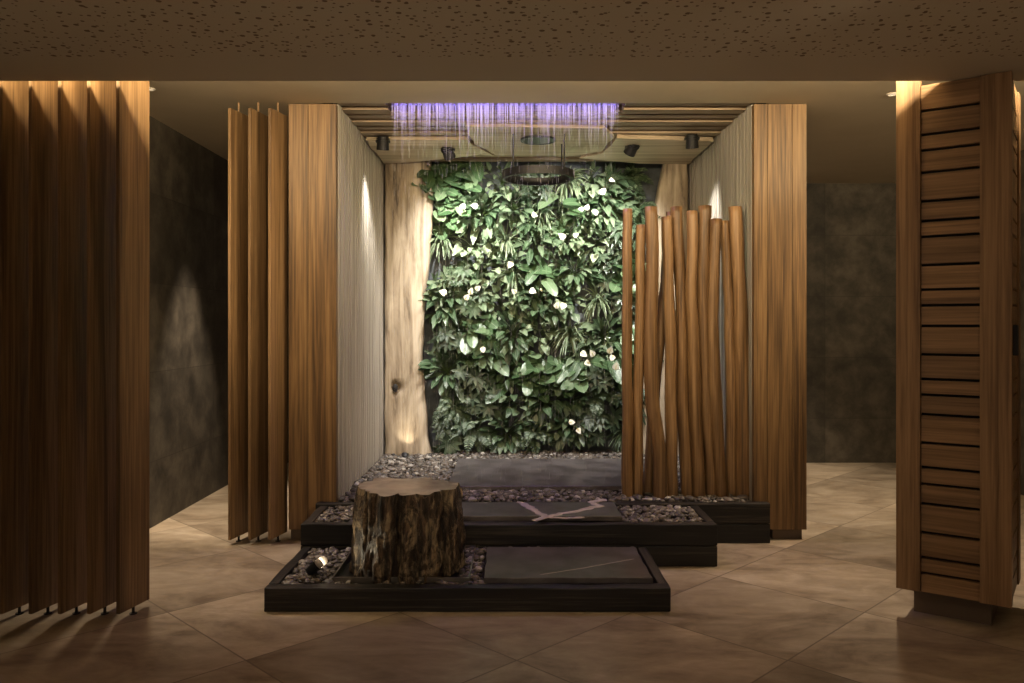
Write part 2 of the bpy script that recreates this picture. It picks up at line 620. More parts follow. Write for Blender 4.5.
slat_wall('wall_alcove_left', AX0, -1)
slat_wall('wall_alcove_right', AX1, 1)
bm = box(AX0 - 0.1, AX1 + 0.1, DC, AY1, ZC + 0.06, ZC + 0.12)
d = DC + 0.012
k = 0
while d < AY1 - 0.16:
    w = (0.075, 0.05, 0.09, 0.06)[k % 4]
    for a, b in (((AX0 + 0.002, -0.83), (0.745, AX1 - 0.002)) if d < 5.49 else ((AX0 + 0.002, AX1 - 0.002),)):
        bx(bm, a, b, d, d + w, ZC + (0.008, 0.02, 0.0, 0.014)[k % 4], ZC + 0.06, 0.003)
    d += w + 0.013
    k += 1
tag(obj('ceiling_alcove', bm, M['slat_c']), kind='structure')

# ------------------------------------------------------------------ timber fins (left screen and the screen beside the alcove)
FDX, FDY, FT = 0.047, 0.212, 0.019
FL = math.hypot(FDX, FDY)
FANG = -math.atan2(FDX, FDY)


def make_fin(label, group, loc):
    t = thing('timber_fin', label, 'louver', loc, FANG, group)
    obj('board', box(0, FT, 0, FL, 0.035, ZC - 0.062, 0.002), M['fin'], t)
    obj('top_pin', cyl(bmesh.new(), (FT / 2, FL * 0.5, ZC - 0.066), (FT / 2, FL * 0.5, ZC), 0.006, seg=10), M['fin'], t)
    bm = cyl(bmesh.new(), (FT / 2, FL * 0.5, 0), (FT / 2, FL * 0.5, 0.04), 0.007, seg=10)
    cyl(bm, (FT / 2, FL * 0.5, 0), (FT / 2, FL * 0.5, 0.004), 0.018, seg=16)
    obj('pivot_pin', bm, M['black'], t)
    return t


ords = ['first', 'second', 'third', 'fourth', 'fifth', 'sixth', 'seventh', 'eighth', 'ninth', 'tenth', 'eleventh', 'twelfth']
near_labels = ['tall timber fin at the frame edge, outermost of the near left screen',
               'tall timber fin of the near left screen, fifth from its corridor end',
               'tall timber fin of the near left screen, fourth from its corridor end',
               'tall timber fin of the near left screen, third from its corridor end',
               'tall timber fin of the near left screen, next to the bright end fin',
               'tall bright timber fin at the corridor end of the near left screen']
fin0 = None
for i in range(6):
    loc = (-1.870 - 0.138 * (5 - i), 3.835, 0)
    if fin0 is None:
        fin0 = make_fin(near_labels[i], 'fins of the near left screen', loc)
    else:
        dup(fin0, loc, near_labels[i])
for i in range(3):
    dup(fin0, (-1.803 + 0.127 * i, 5.155, 0),
        ['oak fin left of the alcove, farthest from the green wall', 'oak fin left of the alcove, middle one of three', 'oak fin left of the alcove, right beside the solid oak pier'][i],
        group='fins beside the alcove')

# ------------------------------------------------------------------ oak piers at the alcove mouth
def pier(label, x0, cuts, x1, pl=None):
    t = thing('oak_pier', label, 'pillar', ((x0 + x1) / 2, 5.325, 0))
    c = (x0 + x1) / 2
    xs = [x0] + cuts + [x1]
    z0 = 0.07
    for a, b in zip(xs[:-1], xs[1:]):
        obj('board', box(a - c + 0.001, b - c - 0.001, -0.05, 0.0, z0, ZC - 0.004, 0.002), M['pier'], t)
    inn = 0.126
    a, b = (x0 + inn, x1) if x0 > 0 else (x0, x1 - inn)
    obj('core', box(a - c + 0.004, b - c - 0.004, 0.0, 0.22, z0, ZC - 0.004), M['pier'], t)
    obj('plinth', box(a - c + 0.006, b - c - 0.02, -0.015, 0.2, 0.0, z0), M['plinth'], t)


pier('solid oak pier at the left edge of the alcove', -1.452, [-1.325], AX0 - 0.001)
pier('solid oak pier at the right edge of the alcove, behind the round poles', AX1 + 0.002, [1.66, 1.82], 1.915)

# ------------------------------------------------------------------ slatted oak column on the right
A_, B_ = Vector((1.854, 3.92)), Vector((2.241, 3.64))
PL = (B_ - A_).length
pa = math.atan2(B_.y - A_.y, B_.x - A_.x)
PZ0, PZ1 = 0.131, ZS - 0.003
t = thing('slatted_oak_column', 'square oak column with horizontal planks and dark slots at the right', 'column', (A_.x, A_.y, 0), pa)
PD = 0.5
SW = 0.105
sy = [106.7, 131, 147, 169.5, 199, 219, 235, 264, 289, 305, 326, 355, 380, 396, 416, 445, 470, 487, 507, 536.5, 562, 578]
gz = [EYE + (HY - y) * 3.784 / F for y in sy]
obj('stile', box(0, SW, 0.0, 0.045, PZ0, ZC - 0.004, 0.002), M['panel'], t)
obj('stile', box(PL - 0.125, PL, -0.006, 0.05, PZ0, PZ1, 0.002), M['panel'], t)
obj('stile', box(PL - 0.03, PL, PD - 0.1, PD, PZ0, PZ1, 0.002), M['panel'], t)
obj('core', box(0.03, PL - 0.03, 0.048, PD, PZ0 + 0.01, PZ1), M['dark'], t)
obj('plinth', box(0.06, PL - 0.09, 0.11, PD - 0.06, 0, PZ0 + 0.012), M['plinth'], t)
edges = [PZ1] + gz + [PZ0]
for a, b in zip(edges[:-1], edges[1:]):
    hi = a - (0.0065 if a != PZ1 else 0.0)
    lo = b + (0.0065 if b != PZ0 else 0.0)
    obj('slat', box(SW + 0.001, PL - 0.126, 0.012, 0.04, lo, hi, 0.0015), M['panel_h'], t)
    obj('side_slat', box(PL - 0.032, PL - 0.008, 0.052, PD - 0.101, lo, hi, 0.0015), M['panel_h'], t)
hd = obj('handle', box(PL - 0.008, PL + 0.02, 0.075, 0.1, 1.26, 1.40, 0.004), M['black'], t)
hd['label'] = 'black pull handle on the side face'

# ------------------------------------------------------------------ ceiling downlights
def downlight(x, y, label, grp='recessed downlights of the corridor ceiling'):
    t = thing('recessed_downlight', label, 'light', (x, y, ZC), 0, grp)
    obj('trim_ring', torus_bm(0.034, 0.008, 0.006, 32, -0.006), M['white'], t, smooth=False)
    obj('lens', cyl(bmesh.new(), (0, 0, -0.002), (0, 0, -0.0005), 0.026, seg=24), M['lens'], t)
    return t


M['lens'] = emit('warm_lens', (1.0, 0.78, 0.5), 0.8)
M['cool_lens'] = emit('neutral_lens', (1.0, 0.93, 0.8), 20.0)
downlight(-2.21, 4.95, 'small recessed downlight above the gap beside the near fins')
downlight(2.37, 5.06, 'small recessed downlight above the right passage by the slatted column')


def spot(x, y, z, tgt, energy, col=(1.0, 0.74, 0.45), size=60, blend=0.6, radius=0.04, name='lamp'):
    l = bpy.data.lights.new(name, 'SPOT')
    l.energy, l.color, l.spot_size, l.spot_blend, l.shadow_soft_size = energy, col, R(size), blend, radius
    o = bpy.data.objects.new(name, l)
    o.location = (x, y, z)
    o.rotation_euler = (Vector(tgt) - Vector((x, y, z))).to_track_quat('-Z', 'Y').to_euler()
    link(o)
    return o


WARM = (1.0, 0.81, 0.59)
NEUT = (1.0, 0.96, 0.89)
spot(-2.21, 4.95, ZC - 0.02, (-1.85, 4.95, 0), 220, WARM, 66, 0.9, 0.08, name='downlight_lamp')
spot(2.37, 5.06, ZC - 0.02, (2.3, 5.06, 0), 190, WARM, 84, 0.8, name='downlight_lamp')
spot(-2.05, 6.2, ZC - 0.02, (-2.12, 6.2, 0), 330, WARM, 46, 0.6, name='downlight_lamp')
spot(2.25, 7.1, ZC - 0.02, (2.25, 7.15, 0), 260, WARM, 72, 0.7, name='downlight_lamp')
# the room's own lamps in the perforated ceiling, behind the photographer
for x in (-0.5, 0.5):
    spot(x, 0.6, ZS - 0.02, (x * 0.4, 5.0, 0.8), 60, WARM, 62, 1.0, 0.08, name='unseen_room_lamp')
# adjustable ceiling lamps that cross the room and graze the timber screens
spot(1.7, 2.3, ZS - 0.02, (-1.0, 5.2, 1.2), 92, WARM, 52, 0.9, 0.05, name='unseen_room_lamp')
spot(-1.7, 2.3, ZS - 0.02, (2.15, 3.9, 1.15), 42, WARM, 50, 0.9, 0.05, name='unseen_room_lamp')
for x in (-2.6, 0.0, 2.6):  # lamps added behind the camera; their floor bounce brightens the soffit
    spot(x, -1.2, ZS - 0.02, (x, -1.2, 0), 420, WARM, 120, 0.8, 0.08, name='unseen_room_lamp')


def area(loc, rot, sx, sy_, energy, col, name, spread=180):
    l = bpy.data.lights.new(name, 'AREA')
    l.shape, l.size, l.size_y, l.energy, l.color = 'RECTANGLE', sx, sy_, energy, col
    l.spread = R(spread)
    o = bpy.data.objects.new(name, l)
    o.location, o.rotation_euler = loc, rot
    link(o)
    return o


# LED strip on the back of the soffit edge, washing the upper ceiling and the tops of the fins
area((0, DS - 0.12, ZS + 0.17), (R(92), 0, R(0)), 8.0, 0.07, 165, (1.0, 0.78, 0.47), 'cove_strip_lamp')

# ------------------------------------------------------------------ light reflected on the alcove ceiling, shaped as pale boards
ZB = 2.815


def light_patch_board(label, pts, z, seed):
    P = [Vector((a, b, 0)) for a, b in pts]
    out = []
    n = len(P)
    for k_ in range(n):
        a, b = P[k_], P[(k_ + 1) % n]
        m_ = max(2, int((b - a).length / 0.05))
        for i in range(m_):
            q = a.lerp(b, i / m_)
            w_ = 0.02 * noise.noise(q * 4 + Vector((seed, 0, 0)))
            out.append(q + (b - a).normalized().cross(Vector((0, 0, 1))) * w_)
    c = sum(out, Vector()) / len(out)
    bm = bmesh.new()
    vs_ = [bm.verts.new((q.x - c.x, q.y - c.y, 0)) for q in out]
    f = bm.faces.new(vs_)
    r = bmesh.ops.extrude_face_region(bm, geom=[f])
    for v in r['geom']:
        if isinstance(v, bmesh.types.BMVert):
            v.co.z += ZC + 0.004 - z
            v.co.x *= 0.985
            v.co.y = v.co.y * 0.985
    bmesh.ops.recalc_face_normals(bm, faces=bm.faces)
    o = obj('light_patch_board', bm, M['light_patch_c'], None, (c.x, c.y, z))
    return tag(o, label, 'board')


light_patch_board('reflected-light patch built as a pale board under the alcove ceiling, left of the shower head', [(-1.12, 6.22), (-0.34, 6.2), (-0.30, 6.4), (-0.15, 6.8), (-0.26, 6.74), (-0.55, 6.9), (-0.9, 7.08), (-1.12, 7.12)], ZB, 1)
light_patch_board('reflected-light patch built as a pale wedge-shaped board around the ceiling shower head', [(-0.335, 5.8), (0.68, 5.85), (0.77, 6.15), (0.73, 6.64), (0.5, 6.82), (-0.13, 6.8), (-0.28, 6.38)], ZB + 0.004, 2)
light_patch_board('reflected-light patch built as a pale board under the alcove ceiling, right of the shower head', [(0.79, 6.14), (1.28, 6.2), (1.55, 6.24), (1.55, 7.12), (1.11, 7.1), (0.57, 6.86), (0.75, 6.66)], ZB - 0.004, 3)

# ------------------------------------------------------------------ black spotlights on the alcove ceiling
def make_spotlight(px, py, d, tgt, label, energy, size, blend=0.5):
    x, z = xat(px, d), zat(py, d)
    ZS_ = ZB - 0.012
    t = thing('ceiling_spotlight', label, 'spotlight', (x, d, ZS_), 0, 'black spotlights on the alcove ceiling')
    loc = Vector((0, 0, z - ZS_))
    dirn = (Vector(tgt) - Vector((x, d, z))).normalized()
    bm = box(-0.055, 0.055, -0.018, 0.018, -0.012, 0.006, 0.002)
    obj('mounting_plate', bm, M['black'], t)
    obj('bracket', cyl(bmesh.new(), (0, 0, -0.008), (0, 0, z - ZS_ + 0.02), 0.009, seg=12), M['black'], t)
    a, b = loc - dirn * 0.05, loc + dirn * 0.022
    bm = cyl(bmesh.new(), a, b, 0.04, 0.047, seg=28)
    for q in (0.2, 0.4):
        p = a.lerp(b, q)
        cyl(bm, p, p + dirn * 0.006, 0.05, 0.05, seg=28)
    obj('housing', bm, M['black'], t)
    obj('snoot', cyl(bmesh.new(), b, b + dirn * 0.03, 0.047, 0.049, seg=28, caps=False), M['black'], t)
    bm = cyl(bmesh.new(), b - dirn * 0.003, b + dirn * 0.002, 0.036, seg=24)
    obj('lens', bm, M['lens'], t)
    p = Vector((x, d, z)) + dirn * 0.06
    spot(p.x, p.y, p.z, tgt, energy, NEUT, size, blend, 0.03, name='spotlight_lamp')


make_spotlight(383, 143, 6.2, (-1.14, 6.75, 0.9), 'black ceiling spotlight nearest the left alcove wall', 120, 66, 1.0)
make_spotlight(448, 152, 6.5, (-0.12, 7.2, 1.75), 'black ceiling spotlight above the left side of the plants', 190, 118, 1.0)
make_spotlight(632, 148, 6.4, (0.45, 7.2, 1.8), 'black ceiling spotlight above the right side of the plants', 190, 118, 1.0)
make_spotlight(692, 141, 6.1, (1.57, 6.75, 0.9), 'black ceiling spotlight nearest the right alcove wall', 120, 66, 1.0)

# ------------------------------------------------------------------ hanging shower ring and ceiling disc
t = thing('shower_ring', 'dark hanging ring on four thin rods before the green wall', 'shower', (0.2, 6.2, 2.51))
obj('ring', torus_bm(0.275, 0.024, 0.06), M['black'], t)
for sx in (-1, 1):
    for s2 in (-1, 1):
        obj('rod', cyl(bmesh.new(), (sx * 0.19, s2 * 0.165, 0.03), (sx * 0.19, s2 * 0.165, ZB - 2.51 + 0.01), 0.006, seg=8), M['black'], t)
bm = torus_bm(0.135, 0.014, 0.016, 40, -0.016)
cyl(bm, (0, 0, -0.012), (0, 0, 0.01), 0.125, seg=40)
tag(obj('overhead_shower', bm, simple('slate_metal', (0.05, 0.055, 0.06), 0.35, 0.6), None, (0.2, 6.2, ZB + 0.004)),
    'flat round dark shower head in the ceiling above the hanging ring', 'shower')

# ------------------------------------------------------------------ rain panel and rain
t = thing('rain_panel', 'long ceiling rain panel glowing violet at the alcove mouth', 'shower', (xat(505, 5.4), 5.44, ZC))
RX0, RX1 = xat(391, 5.34) - xat(505, 5.4), xat(619, 5.34) - xat(505, 5.4)
RZ = 0.05
obj('housing', box(RX0, RX1, -0.125, 0.06, RZ - 0.006, RZ + 0.03, 0.003), simple('satin_panel', (0.28, 0.25, 0.3), 0.4, 0.4), t)
bm = bmesh.new()
nn = 46
for i in range(nn):
    for j in range(3):
        xx = RX0 + 0.02 + (RX1 - RX0 - 0.04) * i / (nn - 1)
        cyl(bm, (xx, -0.1 + j * 0.06, RZ - 0.011), (xx, -0.1 + j * 0.06, RZ - 0.005), 0.006, seg=8)
nz = obj('nozzles', bm, emit('violet_led', (0.4, 0.26, 1.0), 1.2), t)
nz['kind'] = 'stuff'
VIO = (0.38, 0.24, 1.0)
area((xat(505, 5.4), 5.41, ZC + RZ - 0.02), (0, 0, 0), RX1 - RX0, 0.16, 6.5, VIO, 'rain_panel_lamp', 110)

V, Fc = [], []


def drop(x, y, z0, z1, r0, r1):
    b = len(V)
    for z, r in ((z0, r0), (z1, r1)):
        for a in (0, 2.1, 4.2):
            V.append((x + r * math.cos(a), y + r * math.sin(a), z))
    for k_ in range(3):
        Fc.append((b + k_, b + (k_ + 1) % 3, b + 3 + (k_ + 1) % 3, b + 3 + k_))
    Fc.append((b + 2, b + 1, b))
    Fc.append((b + 3, b + 4, b + 5))


rr = random.Random(3)
for i in range(640):
    x = xat(505, 5.4) + RX0 + 0.005 + (RX1 - RX0 - 0.01) * rr.random()
    y = 5.34 + rr.choice((0, 0, 0.05, 0.1)) + rr.uniform(-0.006, 0.006)
    z = ZC + RZ - 0.013
    L = rr.uniform(0.1, 0.2) + (rr.uniform(0.03, 0.2) if rr.random() < 0.3 else 0)
    drop(x, y, z, z - L, 0.0017, 0.0003)
    z -= L
    if i % 3:
        continue
    while z > 0.3:
        z -= rr.uniform(0.05, 0.4)
        l = rr.uniform(0.02, 0.07)
        if z - l < 0.29:
            break
        drop(x, y, z, z - l, 0.0004, 0.0006)
        z -= l
tag(mesh_obj('rain_water', V, Fc, M['water'], smooth=False), 'fine curtain of falling rain water below the violet panel', 'water', kind='stuff')

# ------------------------------------------------------------------ dark timber planters (three steps)
def sleeper(name, x0, x1, y0, y1, z0, z1, mat, parent, seed=0):
    """charred beam with a slightly uneven surface"""
    bm = bmesh.new()
    nx, ny, nz_ = max(2, int((x1 - x0) / 0.04)), max(2, int((y1 - y0) / 0.04)), max(2, int((z1 - z0) / 0.03))
    bx(bm, x0, x1, y0, y1, z0, z1, 0.006)
    ax = 0 if (x1 - x0) > (y1 - y0) else 1
    lo, hi = (x0, x1) if ax == 0 else (y0, y1)
    n = int((hi - lo) / 0.035)
    no = Vector((1, 0, 0)) if ax == 0 else Vector((0, 1, 0))
    for k_ in range(1, n):
        co = Vector((0, 0, 0))
        co[ax] = lo + (hi - lo) * k_ / n
        bmesh.ops.bisect_plane(bm, geom=bm.verts[:] + bm.edges[:] + bm.faces[:], plane_co=co, plane_no=no)
    for v in bm.verts:
        q = Vector((v.co.x * (5 if ax == 0 else 25), v.co.y * (25 if ax == 0 else 5), v.co.z * 25 + seed))
        dz = noise.noise(q) * 0.006
        if v.co.z > (z0 + z1) / 2:
            v.co.z += dz
        if ax == 0:
            v.co.y += noise.noise(q + Vector((9, 0, 0))) * 0.004
        else:
            v.co.x += noise.noise(q + Vector((9, 0, 0))) * 0.004
    return obj(name, bm, mat, parent)


def planter(label, x0, x1, y0, y1, h, back=False, courses=1):
    t = thing('timber_planter', label, 'planter', ((x0 + x1) / 2, (y0 + y1) / 2, 0))
    cx, cy = (x0 + x1) / 2, (y0 + y1) / 2
    X0, X1, Y0, Y1 = x0 - cx, x1 - cx, y0 - cy, y1 - cy
    for c in range(courses):
        za, zb = h * c / courses, h * (c + 1) / courses
        sleeper('front_beam', X0, X1, Y0, Y0 + 0.07, za, zb - (0.002 if c < courses - 1 else 0), M['char'], t, c * 3.3 + h * 10)
        sleeper('side_beam', X0, X0 + 0.05, Y0 + 0.071, Y1, za, zb, M['char_y'], t, 5 + c)
        sleeper('side_beam', X1 - 0.05, X1, Y0 + 0.071, Y1, za, zb, M['char_y'], t, 8 + c)
    return t


P1 = (-1.21, 0.775, 3.96, 4.695, 0.117)
P2 = (-1.225, 1.19, 4.70, 5.19, 0.245)
P3 = (-1.26, 1.655, 5.20, 5.265, 0.255)
planter('lowest dark timber planter step at the front, holding the stump', *P1)
planter('middle dark timber planter step behind the stump', *P2, courses=2)
t = thing('timber_planter', 'rear dark timber planter step at the feet of the poles and green wall', 'planter', (0.2, 5.232, 0))
sleeper('front_beam', P3[0] - 0.2, P3[1] - 0.2, -0.03, 0.035, 0, 0.125, M['char'], t, 2)
sleeper('front_beam', P3[0] - 0.2, P3[1] - 0.2, -0.03, 0.035, 0.127, 0.255, M['char'], t, 7)

# ------------------------------------------------------------------ slate slabs
def slab(label, x0, x1, y0, y1, z1, th=0.03, mat='slab', seed=0):
    bm = box(0, x1 - x0, 0, y1 - y0, 0, th)
    es = [e for e in bm.edges]
    bmesh.ops.subdivide_edges(bm, edges=es, cuts=14, use_grid_fill=True)
    for v in bm.verts:
        q = Vector((v.co.x * 9, v.co.y * 9, seed))
        e = min(v.co.x, x1 - x0 - v.co.x, v.co.y, y1 - y0 - v.co.y)
        if e < 1e-4:
            v.co.x += noise.noise(q) * 0.01
            v.co.y += noise.noise(q + Vector((0, 0, 9))) * 0.01
    bmesh.ops.bevel(bm, geom=[e for e in bm.edges if len(e.link_faces) == 2 and e.calc_face_angle() > 1.0], offset=0.003, segments=1, affect='EDGES')
    o = obj('slate_slab', bm, M[mat], None, (x0, y0, z1 - th))
    return tag(o, label, 'stone slab', 'dark slate stepping slabs')


S1 = (-0.14, 0.70, 4.045, 4.61, 0.14)
S2 = (-0.36, 0.65, 4.79, 5.17, 0.272)
S3 = (-0.45, 0.95, 5.62, 6.78, 0.285)
def vein_strip(points, w, z, parent):
    """a thin inlaid quartz vein following a polyline (local coordinates of the slab)"""
    vs, fs = [], []
    dense = []
    for (ax, ay), (bx_, by_) in zip(points[:-1], points[1:]):
        n = max(2, int(math.hypot(bx_ - ax, by_ - ay) / 0.02))
        dense += [(ax + (bx_ - ax) * i / n, ay + (by_ - ay) * i / n) for i in range(n)]
    dense.append(points[-1])
    for i, (x, y) in enumerate(dense):
        x2, y2 = dense[min(i + 1, len(dense) - 1)]
        x1, y1 = dense[max(i - 1, 0)]
        l = math.hypot(x2 - x1, y2 - y1) or 1
        nx, ny = -(y2 - y1) / l, (x2 - x1) / l
        ww = w * (0.65 + 0.9 * abs(noise.noise(Vector((x * 14, y * 14, 3)))))
        if i in (0, len(dense) - 1):
            ww *= 0.3
        jx, jy = noise.noise(Vector((x * 20, y * 20, 0))) * w * 0.7, noise.noise(Vector((x * 20, y * 20, 8))) * w * 0.7
        for s in (-1, 1):
            vs.append((x + nx * ww * s + jx, y + ny * ww * s + jy, z))
    for i in range(len(dense) - 1):
        fs.append((2 * i, 2 * i + 2, 2 * i + 3, 2 * i + 1))
    n0 = len(vs)
    vs += [(a, b, c - 0.004) for a, b, c in vs]
    for i in range(len(dense) - 1):
        fs.append((n0 + 2 * i + 1, n0 + 2 * i + 3, n0 + 2 * i + 2, n0 + 2 * i))
        fs.append((2 * i, n0 + 2 * i, n0 + 2 * i + 2, 2 * i + 2))
        fs.append((2 * i + 1, 2 * i + 3, n0 + 2 * i + 3, n0 + 2 * i + 1))
    fs.append((0, 1, n0 + 1, n0))
    k_ = 2 * (len(dense) - 1)
    fs.append((k_, n0 + k_, n0 + k_ + 1, k_ + 1))
    return mesh_obj('quartz_vein', vs, fs, M['vein'], parent, smooth=False)


s1 = slab('dark slate slab with one thin diagonal vein in the lowest planter', *S1, seed=1)
s2 = slab('dark slate slab crossed by broad pale quartz veins on the middle step', *S2, mat='slab_v', seed=4)
s3 = slab('wet dark slate slab on the rear step below the green wall', *S3, seed=8)
vein_strip([(0.28, 0.05), (0.5, 0.16), (0.8, 0.33)], 0.004, 0.0308, s1)


def s2loc(px, py):
    d = (EYE - S2[4]) * F / (py - HY)
    return (xat(px, d) - S2[0], d - S2[2])


vein_strip([s2loc(*p) for p in ((518, 501.5), (529, 507), (537, 512), (546, 517), (533, 520.5))], 0.029, 0.0305, s2)
vein_strip([s2loc(*p) for p in ((546, 516.5), (560, 514), (578, 511), (599, 506), (590, 502), (606, 499.5))], 0.029, 0.0308, s2)
vein_strip([s2loc(*p) for p in ((548, 517), (566, 518), (584, 517))], 0.018, 0.0303, s2)

# ------------------------------------------------------------------ pebble beds
ICO = bmesh.new()
bmesh.ops.create_icosphere(ICO, subdivisions=2, radius=1.0)
IV = np.array([v.co[:] for v in ICO.verts])
IF = np.array([[v.index for v in f.verts] for f in ICO.faces])
ICO.free()


def pebbles(name, label, rects, ztop, holes, dens, size, base, seed):
    rng = np.random.default_rng(seed)
    vs, fs, n0 = [], [], 0
    for (x0, x1, y0, y1) in base:
        b = box(x0, x1, y0, y1, 0.004, ztop - 0.03)
        for v in b.verts:
            v.index
        b.verts.index_update()
        vs.append(np.array([v.co[:] for v in b.verts]))
        fs += [[v.index + n0 for v in f.verts] for f in b.faces]
        n0 += len(b.verts)
        b.free()
    nb = len(fs)
    tri = []
    for (x0, x1, y0, y1) in rects:
        n = int((x1 - x0) * (y1 - y0) * dens)
        for _ in range(n):
            x, y = rng.uniform(x0, x1), rng.uniform(y0, y1)
            if any(a < x < b and c < y < d_ for a, b, c, d_ in holes):
                continue
            s = size * rng.lognormal(0, 0.28)
            sc = np.array([s * rng.uniform(0.8, 1.35), s * rng.uniform(0.75, 1.1), s * rng.uniform(0.45, 0.75)])
            a, tx = rng.uniform(0, 6.28), rng.normal(0, 0.35)
            ca, sa, ct, st = math.cos(a), math.sin(a), math.cos(tx), math.sin(tx)
            rot = np.array([[ca, -sa, 0], [sa, ca, 0], [0, 0, 1]]) @ np.array([[1, 0, 0], [0, ct, -st], [0, st, ct]])
            p = (IV * sc * (1 + 0.12 * np.sin(IV @ rng.normal(0, 2.2, 3))[:, None])) @ rot.T
            x = min(max(x, x0 + s), x1 - s)
            y = min(max(y, y0 + s), y1 - s)
            p += (x, y, ztop - 0.022 + rng.uniform(-0.012, 0.016))
            vs.append(p)
            tri.append(IF + n0)
            n0 += len(IV)
    me = bpy.data.meshes.new(name)
    vv = np.vstack(vs)
    ff = fs + np.vstack(tri).tolist()
    me.from_pydata(vv.tolist(), [], ff)
    me.polygons.foreach_set('use_smooth', [True] * len(ff))
    mi = [1] * nb + [0] * (len(ff) - nb)
    me.materials.append(M['pebble'])
    me.materials.append(M['soil'])
    me.polygons.foreach_set('material_index', mi)
    me.update()
    o = bpy.data.objects.new(name, me)
    link(o)
    return tag(o, label, 'gravel', kind='stuff')


TRAY = (-0.905, -0.21, 4.075, 4.69)
g = 0.02
pebbles('pebble_bed', 'brown and cream pebbles in the lowest planter around the stump', [(P1[0] + 0.055, P1[1] - 0.055, P1[2] + 0.075, P1[3] - 0.005)], 0.122,
        [(S1[0] - g, S1[1] + g, S1[2] - g, S1[3] + g), (TRAY[0] - 0.012, TRAY[1] - 0.06, TRAY[2] - 0.012, TRAY[3] - 0.05)], 2300, 0.0165,
        [(P1[0] + 0.052, P1[1] - 0.052, P1[2] + 0.072, P1[3])], 1)
pebbles('pebble_bed', 'brown pebbles on the middle step around the veined slab', [(P2[0] + 0.055, P2[1] - 0.055, P2[2] + 0.075, P2[3] - 0.005)], 0.252,
        [(S2[0] - g, S2[1] + g, S2[2] - g, S2[3] + g)], 2300, 0.016, [(P2[0] + 0.052, P2[1] - 0.052, P2[2] + 0.072, P2[3])], 2)
pebbles('pebble_bed', 'grey pebbles on the rear step below the green wall', [(AX0 + 0.01, AX1 - 0.01, 5.27, AY1 - 0.02)], 0.27,
        [(S3[0] - g, S3[1] + g, S3[2] - g, S3[3] + g)], 1900, 0.017, [(AX0 + 0.002, AX1 - 0.002, 5.268, AY1 - 0.002)], 3)

# ------------------------------------------------------------------ steel tray, stump and ground spotlight
t = thing('stump_tray', 'shallow black steel tray with a pale rim under the stump', 'tray', (TRAY[0], TRAY[2], 0.088))
tw, td = TRAY[1] - TRAY[0], TRAY[3] - TRAY[2] - 0.01
obj('tray_floor', box(0, tw, 0, td, 0, 0.006), M['tray'], t)
for (a, b, c, d_) in ((0, 0.008, 0, td), (tw - 0.008, tw, 0, td), (0.008, tw - 0.008, 0, 0.008), (0.008, tw - 0.008, td - 0.008, td)):
    obj('rim', box(a, b, c, d_, 0.0, 0.045), M['steel'], t)

SXC, SYC, SZ0, SZ1 = -0.572, 4.33, 0.095, 0.54
NA, NZ = 260, 60


def stump_r(a, u):
    # a = angle (0 towards +x), u = 0 bottom .. 1 top
    c, s = math.cos(a), math.sin(a)
    r = 0.272 + 0.016 * math.cos(2 * a + 0.4) + 0.012 * math.cos(3 * a - 1.0)
    r *= 1.035 - 0.05 * u + 0.02 * (1 - u) ** 4
    q = Vector((c * 1.6, s * 1.6, u * 0.5))
    r += 0.03 * noise.noise(q * 1.2 + Vector((3, 0, 0)))
    r += 0.02 * noise.noise(Vector((c * 5, s * 5, u * 0.9)))
    rid = noise.noise(Vector((c * 11, s * 11, u * 1.3 + 4)))
    r += 0.014 * rid * (1 - 0.7 * u ** 6)
    r += 0.018 * noise.noise(Vector((c * 4, s * 4, u * 4 + 9)))
    r += 0.010 * noise.noise(Vector((c * 16, s * 16, u * 7))) * (1 - 0.85 * u ** 6)
    r += 0.006 * noise.noise(Vector((c * 40, s * 40, u * 16))) * (1 - 0.85 * u ** 6)
    r -= 0.012 * u ** 8
    # a few deep upright splits
    for ac, w, dp in ((-1.62, 0.075, 0.07), (-2.35, 0.05, 0.03), (-0.55, 0.06, 0.05), (-1.15, 0.04, 0.022), (0.9, 0.06, 0.04), (2.4, 0.07, 0.04)):
        da = (a - ac - 0.07 * noise.noise(Vector((u * 3, ac, 0))) + math.pi) % (2 * math.pi) - math.pi
        r -= dp * math.exp(-(da / w) ** 2) * (0.55 + 0.45 * noise.noise(Vector((u * 2, ac * 3, 1))) + 0.3)
    return r


vs, fs = [], []
for j in range(NZ + 1):
    u = j / NZ
    for i in range(NA):
        a = 2 * math.pi * i / NA
        r = stump_r(a, u)
        zz = u * (SZ1 - SZ0)
        if j == NZ:
            zz += 0.012 * noise.noise(Vector((math.cos(a) * 2.5, math.sin(a) * 2.5, 2)))
        if j == 0:
            r *= 0.97
        vs.append((r * math.cos(a), r * math.sin(a), zz))
for j in range(NZ):
    for i in range(NA):
        b = (i + 1) % NA
        fs.append((j * NA + i, j * NA + b, (j + 1) * NA + b, (j + 1) * NA + i))
fs.append(tuple(reversed(range(NA))))
t = thing('tree_stump', 'broad weathered tree stump with a flat sawn top, set as a seat', 'stump', (SXC, SYC, SZ0))
mesh_obj('trunk', vs, fs, M['bark'], t)
vt, ft = [], []
top = vs[NZ * NA:]
NR = 14
for k_ in range(NR):
    f_ = 1.0 - k_ / NR
    for i in range(NA):
        x, y, z = top[i]
        zf = (SZ1 - SZ0) + 0.004 * noise.noise(Vector((x * f_ * 9, y * f_ * 9, 5)))
        e = 1 if k_ == 0 else 0
        vt.append((x * f_, y * f_, (z - 0.0 if e else zf * (1 - f_ ** 6) + z * f_ ** 6) + 0.001))
vt.append((0, 0, SZ1 - SZ0))
for k_ in range(NR - 1):
    for i in range(NA):
        b = (i + 1) % NA
        ft.append((k_ * NA + i, k_ * NA + b, (k_ + 1) * NA + b, (k_ + 1) * NA + i))
